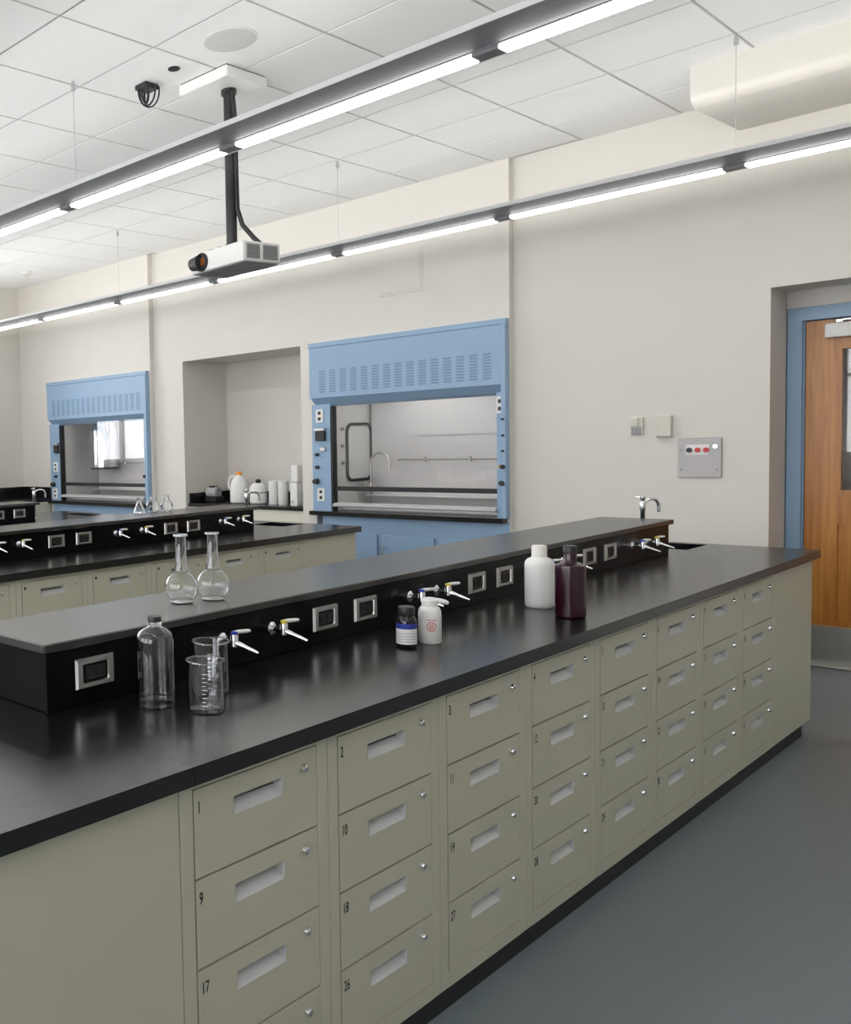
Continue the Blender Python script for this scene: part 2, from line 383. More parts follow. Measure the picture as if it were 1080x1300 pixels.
pendant(3.24, 2.8575, -1.605, 1.175, -3, 7, 'long grey pendant light run crossing in front of the projector pole', True, (2, 4), .07)
pendant(.70, 2.855, -1.605, 1.175, -3, 7, 'long grey pendant light run above the near bench end', False, ())
pendant(-1.84, 2.855, -1.605, 1.175, -3, 7, 'long grey pendant light run at the rear of the room', False, ())

# ------------------------------------------------------------------ laboratory benches
CP, DWD, DRH = .4725, .395, .184           # cabinet pitch, drawer width, drawer pitch
ZT_D = .843
def drawer_front_mesh():
    b = MB(); W, Hh = DWD - .004, DRH - .005
    ha, hb, hc, hd = .115, .273, Hh - .080, Hh - .042       # opening of the pull
    Y = [0, ha, hb, W]; Z = [0, hc, hd, Hh]
    V = {}
    def v(i, j, k):
        if (i, j, k) not in V: V[(i, j, k)] = b.bm.verts.new(((-.018, 0)[k], Y[i], Z[j]))
        return V[(i, j, k)]
    for i in range(3):
        for j in range(3):
            if (i, j) == (1, 1): continue
            b.bm.faces.new((v(i, j, 1), v(i + 1, j, 1), v(i + 1, j + 1, 1), v(i, j + 1, 1)))
            b.bm.faces.new((v(i, j, 0), v(i, j + 1, 0), v(i + 1, j + 1, 0), v(i + 1, j, 0)))
    for i in range(3):
        b.bm.faces.new((v(i, 0, 0), v(i + 1, 0, 0), v(i + 1, 0, 1), v(i, 0, 1))); b.bm.faces.new((v(i, 3, 0), v(i, 3, 1), v(i + 1, 3, 1), v(i + 1, 3, 0)))
        b.bm.faces.new((v(0, i, 0), v(0, i, 1), v(0, i + 1, 1), v(0, i + 1, 0))); b.bm.faces.new((v(3, i, 0), v(3, i + 1, 0), v(3, i + 1, 1), v(3, i, 1)))
    for (a, c) in (((1, 1), (2, 1)), ((2, 1), (2, 2)), ((2, 2), (1, 2)), ((1, 2), (1, 1))):
        b.bm.faces.new((v(*a, 0), v(*c, 0), v(*c, 1), v(*a, 1)))
    me = b.mesh('drawer', 'cab')
    # scooped pull: raised rim, sloping lower lip
    p = MB(); t = 0.0
    fr = [(ha - t, hc - t), (hb + t, hc - t), (hb + t, hd + t), (ha - t, hd + t)]; inn = [(ha + .002, hc + .001), (hb - .002, hc + .001), (hb - .002, hd - .001), (ha + .002, hd - .001)]
    bk = [(ha + .004, hc + .021), (hb - .004, hc + .021), (hb - .004, hd - .001), (ha + .004, hd - .001)]
    A = [p.bm.verts.new((.0004, y, z)) for y, z in fr]; B = [p.bm.verts.new((-.0005, y, z)) for y, z in inn]; C2 = [p.bm.verts.new((-.021, y, z)) for y, z in bk]
    for i in range(4):
        j = (i + 1) % 4
        p.bm.faces.new((A[i], A[j], B[j], B[i])); p.bm.faces.new((B[i], B[j], C2[j], C2[i]))
    p.bm.faces.new(C2)
    pm = p.mesh('pull', 'pull')
    l = MB().tube([(-.002, 0, 0), (.004, 0, 0), (.009, 0, 0), (.011, 0, 0)], [.010, .010, .0085, .005], 12).mesh('lock', 'chrome', True)
    return me, pm, l
DRAWER, PULL, LOCK = drawer_front_mesh()
LBL = MB().box(0, .0008, 0, .012, 0, .014).mesh('number_dot', 'ink')
# cabinet body (its origin at the drawer opening's left edge on the floor, x out of the face)
st = (CP - DWD) / 2
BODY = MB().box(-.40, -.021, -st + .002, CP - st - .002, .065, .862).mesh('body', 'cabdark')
FRAME = (MB().box(-.021, 0, -st + .0008, -.0015, .065, .862, .0008).box(-.021, 0, DWD + .0005, CP - st - .0008, .065, .862, .0008)
         .box(-.021, 0, -.0015, DWD + .0005, ZT_D, .862).box(-.021, 0, -.0015, DWD + .0005, .065, ZT_D - 4 * DRH + .001)).mesh('face_frame', 'cab')
TOE = MB().box(-.36, -.010, -st, CP - st, 0, .066).mesh('toe_kick', 'rubber')

def drawer_cabinet(xf, y, label, group, nums=None):
    r = thing('drawer_cabinet', label, 'cabinet', (xf, y, 0), group=group)
    link('body', BODY, r); link('face_frame', FRAME, r); link('toe_kick', TOE, r)
    for k in range(4):
        d = link('drawer', DRAWER, r, (0, .002, ZT_D - DRH * (k + 1) + .0025))
        link('pull', PULL, d); link('lock', LOCK, d, (0, .344, DRH - .043))
        if nums: link('number', text_mesh(str(nums[k]), .035, 'ink', .66), d, (.0006, .008, DRH - .054))
        else: link('number_tag', LBL, d, (0, .012, DRH - .042))
    return r

OUT_PLATE = None
def outlet_meshes():
    a = MB()
    # bevelled steel frame around a dark socket, facing +X, centred
    W, Hh, w2, h2 = .060, .0365, .041, .0235
    R = [[(0, -W, -Hh), (0, W, -Hh), (0, W, Hh), (0, -W, Hh)], [(.007, -W + .004, -Hh + .004), (.007, W - .004, -Hh + .004), (.007, W - .004, Hh - .004), (.007, -W + .004, Hh - .004)],
         [(.007, -w2, -h2), (.007, w2, -h2), (.007, w2, h2), (.007, -w2, h2)], [(.002, -w2 + .002, -h2 + .002), (.002, w2 - .002, -h2 + .002), (.002, w2 - .002, h2 - .002), (.002, -w2 + .002, h2 - .002)]]
    V = [[a.bm.verts.new(p) for p in q] for q in R]
    for p, q in zip(V, V[1:]):
        for i in range(4): a.bm.faces.new((p[i], p[(i + 1) % 4], q[(i + 1) % 4], q[i]))
    a.bm.faces.new(V[0][::-1])
    s = MB().box(.0015, .0045, -.033, .033, -.018, .018)
    for yy in (-.017, .017): s.box(.0045, .006, yy - .011, yy + .011, -.013, .013, .002)
    return a.mesh('outlet', 'steel'), s.mesh('socket', 'black')
OUTLET, SOCKET = outlet_meshes()
TAP_F = MB().tube([(0, 0, 0), (.005, 0, 0), (.010, 0, 0), (.012, 0, 0)], [.019, .019, .013, .008], 16).tube([(.010, 0, 0), (.040, 0, 0)], .0075, 12).mesh('flange', 'chrome', True)
TAP_B = MB().lathe([(.006, -.016), (.011, -.012), (.0115, .016), (.009, .022)], 14, (.046, 0, 0)).mesh('valve', 'chrome', True)
TAP_N = MB().tube([(.05, 0, -.002), (.062, .003, -.006), (.072, .006, -.009), (.086, .010, -.014), (.112, .017, -.023)], [.008, .0085, .006, .0058, .0038], 12).mesh('nozzle', 'chrome', True)
TAP_CAP = {c: MB().lathe([(.0095, .021), (.0095, .027), (.006, .029)], 14, (.046, 0, 0)).mesh('valve_cap', c, True) for c in ('yellow', 'bluecap')}
TAP_L = MB().tube([(.046, 0, .025), (.050, .012, .026), (.060, .036, .026), (.063, .044, .026)], [.0055, .006, .0055, .004], 10).mesh('lever', 'white', True)
def gas_tap(parent, loc, cap):
    t = link('gas_tap', TAP_F, parent, loc)
    link('valve', TAP_B, t); link('nozzle', TAP_N, t); link('valve_cap', TAP_CAP[cap], t); link('lever', TAP_L, t)

def bench(nm, xe, xr, y0, y1, ry0, ry1, zs, cols, outlets, taps, sink, lab, joint=None):
    """xe worktop front edge, xr riser face; bench mirrored about the riser"""
    wr = .325; xb = 2 * (xr - wr / 2) - xe
    wt = thing('worktop', lab['top'], 'worktop', ((xe + xb) / 2, y0, .862))
    cx = (xe + xb) / 2
    X = sorted([xb, sink[0], sink[1], xe]); Y = [y0, sink[2], sink[3], y1]
    segs = [y0] + ([joint] if joint else []) + [y1]
    for a, b2 in zip(segs, segs[1:]):
        a2, b3 = a + (.0005 if a != y0 else 0), b2 - (.0005 if b2 != y1 else 0)
        s = MB()
        if a2 < sink[2] < b3:
            s.slab_hole([x - cx for x in X], [q - y0 for q in (a2, sink[2], sink[3], b3)], 0, .038, {(1, 1)})
        else: s.box(xb - cx, xe - cx, a2 - y0, b3 - y0, 0, .038)
        s.build('slab', 'epoxy', wt)
    sk = MB(); sx0, sx1, sy0, sy1 = sink[0] - cx, sink[1] - cx, sink[2] - y0, sink[3] - y0
    sk.box(sx0 - .01, sx0, sy0 - .01, sy1 + .01, -.16, -.0005).box(sx1, sx1 + .01, sy0 - .01, sy1 + .01, -.16, -.0005).box(sx0, sx1, sy0 - .01, sy0, -.16, -.0005).box(sx0, sx1, sy1, sy1 + .01, -.16, -.0005).box(sx0, sx1, sy0, sy1, -.17, -.16)
    sko = thing('sink', lab['sink'], 'sink', (cx, y0, .862)); sk.build('basin', 'rubber', sko)
    # riser with shelf
    rr = thing('reagent_riser', lab['riser'], 'shelf unit', (xr, ry0, .9))
    MB().box(-wr + .008, 0, .012, ry1 - ry0 - .05, 0, zs - .9 - .023, .002).build('riser_body', 'riser', rr)
    MB().box(-wr, .006, 0, ry1 - ry0, zs - .9 - .023, zs - .9, .003).build('shelf_top', 'shelf', rr)
    MB().box(-.012, .003, .006, .026, .001, zs - .9 - .024, .001).build('corner_strip', 'riser', rr)
    for y in outlets:
        o_ = link('outlet', OUTLET, rr, (0, y + .06 - ry0, .977 - .9)); link('socket', SOCKET, o_)
    for i, y in enumerate(taps): gas_tap(rr, (0, y - ry0, .983 - .9), 'bluecap' if i % 2 == 0 else 'yellow')
    # swan-neck tap at the sink behind the riser end
    fx, fy = xr - .15, ry1 + .055
    ft = thing('sink_tap', lab['tap'], 'tap', (fx, fy, .9))
    MB().lathe([(.022, 0), (.022, .008), (.012, .014), (.011, .20), (.014, .205), (.014, .245), (.010, .25)], 14).build('pillar', 'chrome', ft, smooth=True)
    arc = [(0, 0, .235), (.012, .025, .252), (.024, .055, .258), (.034, .078, .250), (.040, .090, .232), (.041, .092, .212)]
    MB().tube(arc, .008, 10).build('spout', 'chrome', ft, smooth=True)
    MB().tube([(.041, .092, .214), (.041, .092, .188)], [.0095, .0075], 10).build('aerator', 'chrome', ft, smooth=True)
    MB().lathe([(.009, .25), (.013, .258), (.013, .272), (.006, .276)], 10, (0, 0, 0)).tube([(0, 0, .265), (-.03, -.005, .268)], .004, 8).build('tap_handle', 'chrome', ft, smooth=True)
    xf = xe - .025
    for k, y in cols: drawer_cabinet(xf, y, lab['cab'](k), lab['cabgroup'], lab['nums'](k))
    ya, yb = cols[0][1] - st, cols[-1][1] + CP - st
    for (p, q, l) in ((y0 + .04, ya - .001, lab['pnear']), (yb + .001, y1 - .035, lab['pfar'])):
        t = thing('end_cabinet', l, 'cabinet', (xf, p, 0))
        MB().box(-.40, 0, 0, q - p, .065, .862, .001).build('panel', 'cab', t); MB().box(-.36, -.010, 0.0, q - p - .10, 0, .066).build('toe_kick', 'rubber', t)
    bk = thing('back_cabinet', lab['back'], 'cabinet', (xb + .025, y0 + .04, 0))
    MB().box(0, (xf - .405) - (xb + .025), 0, y1 - y0 - .075, .065, .69).build('panel', 'cab', bk)
    MB().box(0.05, (xf - .405) - (xb + .025), 0.03, y1 - y0 - .105, 0, .066).build('toe_kick', 'rubber', bk)

C1 = [(k, 1.262 + CP * k) for k in range(8)]
bench('near', -1.190, -1.655, .60, 5.630, 1.236, 5.14, 1.065, C1,
      [1.33, 2.25, 2.46, 3.162, 3.37, 4.12, 4.336], [1.845, 2.055, 2.774, 2.940, 3.72, 3.911, 4.63, 4.80],
      (-1.885, -1.640, 5.29, 5.575),
      dict(sink='black sink basin sunk into the far end of the near bench', top='black epoxy worktop of the near bench with bottles and beakers on it', riser='raised black shelf with steel outlets and gas taps along the near bench',
           tap='chrome swan-neck tap at the far end of the near bench shelf',
           cab=lambda k: 'beige drawer cabinet with drawers %d and %d, %s column from the camera end' % (k + 1, k + 9, ('first second third fourth fifth sixth seventh eighth'.split())[k]), cabgroup='numbered drawer cabinets of the near bench',
           nums=lambda k: (k + 1, k + 9, k + 17, k + 25), pnear='plain beige panel cabinet before drawer 1 on the near bench', pfar='plain beige end panel cabinet of the near bench facing the door',
           back='beige cabinet bank under the hidden side of the near bench'), joint=1.242)
C2 = [(k, 1.222 + CP * k) for k in range(2, 8)]
ordn = {2: 'sixth', 3: 'fifth', 4: 'fourth', 5: 'third', 6: 'second', 7: 'first'}
bench('middle', -3.668, -4.125, 1.5, 5.557, 2.10, 5.01, 1.063, C2,
      [3.147, 3.354, 4.084, 4.293], [2.764, 2.935, 3.665, 3.882, 4.612, 4.796],
      (-4.40, -4.105, 5.25, 5.49),
      dict(sink='black sink basin sunk into the far end of the middle bench', top='black epoxy worktop of the middle bench behind the two round flasks', riser='raised black shelf with outlets and gas taps along the middle bench',
           tap='chrome swan-neck tap at the far end of the middle bench shelf',
           cab=lambda k: '%s beige drawer cabinet of the middle bench, counted from the big hood' % ordn[k], cabgroup='drawer cabinets of the middle bench',
           nums=lambda k: None, pnear='plain beige panel cabinet at the near end of the middle bench', pfar='plain beige end cabinet of the middle bench beside the big hood',
           back='beige cabinet bank under the hidden side of the middle bench'))
C3 = [(7, 4.55)]
bench('far', -5.70, -6.16, 2.2, 5.45, 2.6, 4.62, 1.060, C3,
      [4.13, 4.345], [3.7, 3.9], (-6.55, -6.19, 5.19, 5.33),
      dict(sink='black sink basin sunk into the farthest bench', top='black epoxy worktop of the farthest bench by the small hood', riser='raised black shelf with two outlets on the farthest bench',
           tap='chrome swan-neck tap at the end of the farthest bench shelf',
           cab=lambda k: 'beige drawer cabinet at the end of the farthest bench', cabgroup='drawer cabinets of the farthest bench',
           nums=lambda k: None, pnear='long plain beige cabinet front of the farthest bench', pfar='narrow beige end panel of the farthest bench',
           back='beige cabinet bank under the hidden side of the farthest bench'))

# ------------------------------------------------------------------ fume hoods
def fume_hood(x0, wd, yw, top, nlouv, label, kind):
    r = thing('fume_hood', label, 'fume hood', (x0, yw, 0), group='blue fume hoods')
    S = (top - 1.52) / (2.36 - 1.52)
    zz = lambda z: 1.52 + (z - 1.52) * S if z > 1.52 else z
    hb, ht, sk = zz(1.877), zz(2.318), zz(1.80)
    MB().box(.004, wd - .038, -.045, .02, hb, ht, .002).build('header_panel', 'blue', r)
    MB().box(0, wd, -.052, .03, ht, top, .003).build('top_trim', 'blue', r)
    MB().prism([(-.043, hb), (.03, sk), (.05, sk), (.05, hb)], 'x', .02, wd - .04).build('header_skirt', 'blue', r)
    MB().box(wd - .036, wd, -.060, .05, .88, ht, .004).build('edge_post', 'blue', r)
    # louvre columns
    a, e = .108, wd - .070; pt = (e - a) / nlouv
    lv = MB()
    for k in range(9):
        z = hb + .045 + k * .0225 * S
        lv.prism([(-.0462, z), (-.0462, z + .0135), (-.0448, z + .0135), (-.0448, z)], 'x', 0, pt * .60)
    lm = lv.mesh('vent_column', VENTBLUE)
    for k in range(nlouv): link('vent_column', lm, r, (a + pt * k, 0, 0))
    wl_ = .20
    MB().box(.008, wl_, -.022, .05, .88, sk + .02, .002).build('side_panel', 'blue', r)
    MB().box(wd - .085, wd - .03, -.022, .05, .88, sk + .02, .002).build('side_panel', 'blue', r)
    MB().box(wl_, wl_ + .020, -.026, .04, .885, sk).build('sash_track', 'rubber', r)
    MB().box(-.002, wd - .02, -.075, .64, .845, .882, .003).build('work_surface', 'epoxy', r)
    # liner
    xi0, xi1, yb_ = wl_ + .005, wd - .086, .60
    ln = MB().box(xi0 - .01, xi0, .05, yb_, .88, 2.05).box(xi1, xi1 + .01, .05, yb_, .88, 2.05).box(xi0 - .01, xi1 + .01, yb_, yb_ + .01, .88, 2.05).box(xi0 - .01, xi1 + .01, .03, yb_ + .01, 2.05, 2.06)
    ln.build('liner', 'liner', r)
    bf = MB().box(xi0 + .03, xi1 - .03, yb_ - .05, yb_ - .04, .98, 1.98).box(xi0 + .45, xi1 - .25, yb_ - .056, yb_ - .05, 1.52, 1.56)
    bf.build('baffle', 'liner', r)
    MB().box(wl_ + .02, wd - .085, -.008, .022, 1.062, 1.10, .004).build('sash_handle', 'rubber', r)
    MB().box(wl_ + .02, wd - .085, .006, .011, 1.095, sk + .02).build('sash_glass', 'pane', r)
    af = MB().prism([(-.05, .925), (-.06, .935), (-.03, .955), (.06, .958), (.06, .948), (-.03, .943)], 'x', wl_ + .03, wd - .085)
    af.build('airfoil_sill', 'pull', r)
    MB().box(wl_ + .03, wd - .1, .10, .18, .882, .905, .01).box(wl_ + .03, wd - .1, .45, .53, .99, 1.0).build('rear_ledge', 'liner', r)
    # base cabinet with doors
    bc = MB().box(.09 if kind == 1 else .02, wd, -.004, .6, .08, .845, .002).build('base_cabinet', 'blue', r)
    n = 3; x1 = .15; wdr = (wd - x1 - .06) / n
    for k in range(n):
        dd = MB().box(x1 + wdr * k + .02, x1 + wdr * (k + 1) - .02, -.022, -.004, .12, .70, .004).build('cabinet_door', 'blue', r)
        MB().tube([(x1 + wdr * k + .05, -.022, .60), (x1 + wdr * k + .05, -.05, .60), (x1 + wdr * k + .05, -.05, .48), (x1 + wdr * k + .05, -.022, .48)], .006, 8).build('handle', 'steel', dd)
    MB().box(.12, wd - .03, .02, .5, 0, .08).build('toe_kick', 'rubber', r)
    # controls on the side panels
    xc = .085
    def plate(x, z, w_, h_, m, holes=True, d=.008):
        p = MB().box(x - w_ / 2, x + w_ / 2, -.022 - d, -.022, z - h_ / 2, z + h_ / 2, .002).build('switch_plate', m, r)
        if holes:
            q = MB()
            for s_ in (-1, 1): q.box(x - .014, x + .014, -.022 - d - .003, -.022 - d, z + s_ * h_ * .22 - .014, z + s_ * h_ * .22 + .014, .002)
            q.build('socket', 'black', p)
    def knob(x, z, rr, ln_, m):
        MB().tube([(x, -.022, z), (x, -.022 - ln_, z)], [rr, rr * .85], 12).build('valve_knob', m, r, smooth=True)
    if kind == 1:
        plate(.092, 1.72, .075, .115, 'white'); plate(.095, 1.025, .075, .115, 'white')
        mp = MB().box(.06, .155, -.055, -.022, 1.50, 1.585, .004).build('airflow_monitor', 'black', r)
        MB().box(.055, .16, -.065, -.022, 1.59, 1.612, .003).build('monitor_hood', 'steel', mp)
        MB().box(.10, .15, -.04, -.022, 1.41, 1.445, .004).build('alarm_box', 'steel', r)
        knob(xc - .02, 1.38, .016, .03, 'black'); knob(xc - .02, 1.268, .016, .03, 'black'); knob(xc - .03, 1.143, .026, .045, 'black')
        plate(wd - .056, 1.727, .052, .125, 'white')
        for z in (1.62, 1.50, 1.385): knob(wd - .02, z, .010, .055, 'black')
        knob(wd - .04, 1.27, .016, .05, 'brass'); knob(wd - .022, 1.268, .018, .065, 'black'); knob(wd - .03, 1.145, .022, .055, 'black')
    else:
        mp = MB().box(.115, .19, -.055, -.022, 1.45, 1.545, .004).build('airflow_monitor', 'black', r)
        MB().box(.11, .19, -.06, -.022, 1.55, 1.575, .003).build('monitor_hood', 'steel', mp)
        plate(.115, 1.285, .08, .115, 'white', True); plate(.09, .965, .085, .12, 'white', True)
        knob(.12, 1.17, .018, .03, 'black'); knob(.07, 1.075, .03, .045, 'black'); knob(wd - .06, 1.18, .02, .04, 'black')
    # things fixed inside
    MB().tube([(xi0 + .30, yb_ - .075, 1.315), (xi1 - .02, yb_ - .075, 1.315)], .008, 8).build('lattice_rod', 'steel', r, smooth=True)
    for q in (.55, .95, 1.32):
        MB().lathe([(.016, -.02), (.016, .02)], 10, (xi0 + q, yb_ - .075, 1.315)).build('rod_clamp', 'steel', r)
    if kind == 1:
        path = [(xi0 + .10, .42, 1.10)] + [(xi0 + .19 - .09 * math.cos(t), .42, 1.29 + .09 * math.sin(t)) for t in [PI * i / 8 for i in range(9)]] + [(xi0 + .28, .42, 1.22)]
        MB().tube(path, .010, 10).build('gooseneck', 'steel', r, smooth=True)
        MB().box(xi0 + .03, xi0 + .13, .37, .47, 1.04, 1.10, .01).build('gooseneck_base', 'steel', r)
        # rounded window in the left liner
        ya, yb2, za, zb2, rd = .20, .565, 1.14, 1.64, .07
        loop = []
        for (cy_, cz_, t0) in ((yb2 - rd, zb2 - rd, 0), (ya + rd, zb2 - rd, PI / 2), (ya + rd, za + rd, PI), (yb2 - rd, za + rd, 1.5 * PI)):
            for i in range(6): t = t0 + PI / 2 * i / 5; loop.append((xi0 + .008, cy_ + rd * math.cos(t), cz_ + rd * math.sin(t)))
        loop.append(loop[0])
        gk = MB().tube(loop, .014, 8, caps=False).build('window_gasket', 'rubber', r, smooth=True)
        MB().prism([(p[1], p[2]) for p in loop[:-1]], 'x', xi0 + .001, xi0 + .004).build('side_window', 'white', gk)
        for z in (1.60, 1.45, 1.30): MB().tube([(xi0, .13, z), (xi0 + .02, .13, z)], .014, 8).build('service_outlet', 'greyp', r)
    else:
        MB().lathe([(.16, 1.27), (.16, 1.72), (.13, 1.78), (.13, 2.05)], 28, (xi0 + .36, .36, 0)).build('steel_cylinder', 'chrome', r, smooth=True)
        MB().lathe([(.165, 1.245), (.165, 1.27)], 28, (xi0 + .36, .36, 0)).build('cylinder_ring', 'rubber', r)
        MB().box(xi0 + .30, xi0 + .42, yb_ - .07, yb_, 1.25, 2.05).build('cylinder_bracket', 'steel', r)
    lp = MB().box(xi0 + .3, xi1 - .3, .22, .34, 2.035, 2.05).build('hood_lamp', 'hoodlamp', r)
    return r
VENTBLUE = mat('vent_blue', srgb(112, 143, 172), 0.5)
fume_hood(H1[0], H1[1] - H1[0], YW2, 2.36, 15, 'blue fume hood between the niche and the doorway wall, rounded black-edged window inside', 1)
fume_hood(H2[0], H2[1] - H2[0], YW3, 2.30, 17, 'blue fume hood in the far corner with a steel cylinder behind its sash', 2)

# ------------------------------------------------------------------ niche counter and side counter
nc = thing('niche_counter', 'cream cabinet with black top and upstand built into the niche', 'counter', (NI[0] + .002, 6.83, 0))
nw = NI[1] - NI[0] - .004
MB().box(0, nw, .02, .62, .07, .865, .002).build('cabinet', 'cream', nc); MB().box(0, nw, 0, .625, .865, .90, .003).build('counter_top', 'epoxy', nc)
MB().box(.02, nw, .605, .625, .90, 1.0, .002).box(0, .02, .02, .625, .90, 1.0, .002).build('upstand', 'epoxy', nc); MB().box(0.02, nw - .02, .08, .6, 0, .07).build('toe_kick', 'rubber', nc)
sc_ = thing('side_counter', 'beige wall counter with black top and upstand in the far corner', 'counter', (XL + .002, 2.2, 0))
MB().box(0, .57, 0, 4.53, .07, .865, .002).build('cabinet', 'cab', sc_); MB().box(0, .575, 0, 4.535, .865, .90, .003).build('counter_top', 'epoxy', sc_)
MB().box(0, .02, 0, 4.535, .90, 1.04, .002).box(.02, .57, 4.512, 4.535, .90, 1.04, .002).build('upstand', 'epoxy', sc_); MB().box(0, .5, .02, 4.5, 0, .07).build('toe_kick', 'rubber', sc_)

# ------------------------------------------------------------------ wall fittings by the door
sp = thing('service_panel', 'brushed steel wall panel with three push buttons beside the doorway', 'control panel', (-2.058, YW1, 1.317))
MB().box(-.118, .118, -.012, 0, -.127, .127, .003).build('plate', 'satin', sp)
MB().box(-.075, .055, -.014, -.012, .02, .085, .001).build('label', 'lwhite', sp)
for i, m_ in enumerate(('black', 'redb', 'redb')):
    x = -.055 + i * .046
    bt = MB().tube([(x, -.014, .050), (x, -.022, .050)], .016, 16).build('push_button', m_, sp, smooth=True)
MB().tube([(.088, -.012, .072), (.088, -.024, .072)], .013, 14).build('key_switch', 'chrome', sp, smooth=True)
for (x, z) in ((-.10, .05), (-.10, -.075), (.095, -.075)): MB().tube([(x, -.012, z), (x, -.015, z)], .007, 10).build('screw', 'greyp', sp)
b1 = thing('wall_sensor', 'small cream wall box with a recessed lower half, above the far sink tap', 'wall box', (-2.415, YW1, 1.535))
MB().box(-.038, .038, -.018, 0, -.06, .06, .004).build('case', 'beigebox', b1); MB().box(-.036, .012, -.03, -.018, -.005, .055, .003).build('cover', 'beigebox', b1); MB().box(-.03, .03, -.0195, -.018, -.056, -.01, .001).build('grille', 'vent', b1)
b2 = thing('thermostat', 'plain rectangular cream thermostat above the steel push-button panel', 'thermostat', (-2.253, YW1, 1.527))
MB().box(-.043, .043, -.034, 0, -.073, .073, .006, 2).build('case', 'beigebox', b2); MB().box(-.043, .043, -.0345, -.034, -.066, -.062).build('seam', 'greyp', b2)

# ------------------------------------------------------------------ ceiling fittings
sk = thing('ceiling_speaker', 'round flush speaker grille in the ceiling behind the projector mount', 'speaker', (-3.058, 3.574, ZC))
MB().lathe([(.128, -.006), (.125, -.007), (.10, -.009), (.02, -.010)], 40).build('grille', 'speaker', sk, smooth=True); MB().lathe([(.136, 0), (.136, -.003), (.128, -.006), (.120, -.006)], 40, cap0=False, cap1=False).build('rim', 'white', sk, smooth=True)
sd = thing('smoke_detector', 'white round smoke detector on the ceiling over the far corner', 'smoke detector', (-8.30, 6.148, ZC))
MB().lathe([(.06, 0), (.062, -.012), (.055, -.02), (.05, -.024)], 24, cap0=False).build('base', 'white', sd, smooth=True); MB().lathe([(.05, -.024), (.046, -.04), (.03, -.048)], 24, cap0=False).build('sensor_head', 'beigebox', sd, smooth=True)
cg = thing('cable_drop', 'black socket with looping cables hanging from a ceiling tile', 'cable', (-3.70, 3.617, ZC))
MB().box(-.045, .045, -.05, .05, -.028, 0, .004).build('socket_box', 'black', cg)
for k in range(4):
    a = k * .75 - 1.3; R_ = .038 + .007 * k
    MB().tube([(R_ * math.cos(t) * math.cos(a) + .01 * (k - 1.5), R_ * math.cos(t) * math.sin(a), -.035 - (.055 + .012 * k) * math.sin(t)) for t in [-.25 + (PI + .5) * i / 14 for i in range(15)]], .007 - .001 * k, 8).build('cable_loop', 'black', cg, smooth=True)
ch = thing('cable_entry', 'small round black grommet in the ceiling tile beside the cable drop', 'grommet', (-3.46, 3.588, ZC))
MB().lathe([(.032, 0), (.032, -.004), (.024, -.006), (.022, -.002)], 20).build('ring', 'black', ch)

# projector with ceiling plate and pole
pj = thing('projector', 'white projector on a black pole hung from the ceiling', 'projector', (-3.385, 3.935, 2.47))
MB().box(-.215, .135, -.17, .165, ZC - .064 - 2.47, ZC - 2.47 - .006, .006).build('ceiling_plate', 'white', pj)
MB().box(-.205, .125, -.160, .155, ZC - .008 - 2.47, ZC - 2.47).build('plate_gap_shade', 'black', pj)  # black slab stands in for the shadow between plate and ceiling
pl = MB().tube([(0, 0, .13), (0, 0, ZC - .064 - 2.47)], .030, 20).build('pole', 'black', pj, smooth=True)
MB().lathe([(.042, 0), (.042, .025)], 20, (0, 0, ZC - .09 - 2.47)).build('pole_collar', 'black', pl)
MB().lathe([(.036, 0), (.036, .03)], 20, (0, 0, .115)).build('pole_foot', 'black', pl)
cb = [(.034, -.012, .96), (.038, -.008, .90), (.044, .0, .75), (.036, .004, .62), (.038, .004, .45), (.04, .004, .33), (.06, .02, .24), (.11, .05, .165), (.15, .07, .118)]
MB().tube(cb, .013, 10).build('cable', 'black', pj, smooth=True)
body = link('body', None, pj, (.025, 0, 0), math.radians(-7))
bw, bd, bh = .43, .27, .115
def rbox(b, x0, x1, y0, y1, z0, z1, bev): return b.box(x0, x1, y0, y1, z0, z1, bev, 3)
x0, x1, y0, y1 = -.235, .195, -.125, .145
rbox(MB(), x0, x1, y0, y1, 0.004, bh, .012).build('case', 'white', body, smooth=True)
MB().box(x0 + .012, x1 - .012, y0 + .012, y1 - .012, 0, .006, .003).build('underside', 'greyp', body)
lz = .058
MB().tube([(x0 + .095, y0 + .002, lz), (x0 + .095, y0 - .006, lz), (x0 + .095, y0 - .008, lz), (x0 + .095, y0 - .003, lz)], [.052, .052, .046, .043], 28).build('lens_ring', 'black', body, smooth=True)
MB().tube([(x0 + .02, y0 - .001, lz), (x0 + .095, y0 - .003, lz)], [.036, .046], 20).build('lens_shroud', 'black', body, smooth=True)
MB().tube([(x0 + .105, y0 - .002, lz), (x0 + .105, y0 - .0105, lz)], [.030, .022], 20).build('lens', 'amberlens', body, smooth=True)
for (a, b_) in ((y0 + .02, y0 + .115), (y0 + .14, y0 + .245)):
    v_ = MB().box(x1 - .001, x1 + .003, a, b_, .022, .098)
    v_.build('side_grille', 'vent', body)
    for k in range(6): MB().box(x1 + .003, x1 + .006, a + .003, b_ - .003, .026 + k * .012, .031 + k * .012).build('grille_bar', 'greyp', body)
for a in (-.03, -.10): MB().box(a, a + .02, y0 + .02, y0 + .04, bh, bh + .007).build('button', 'greyp', body)

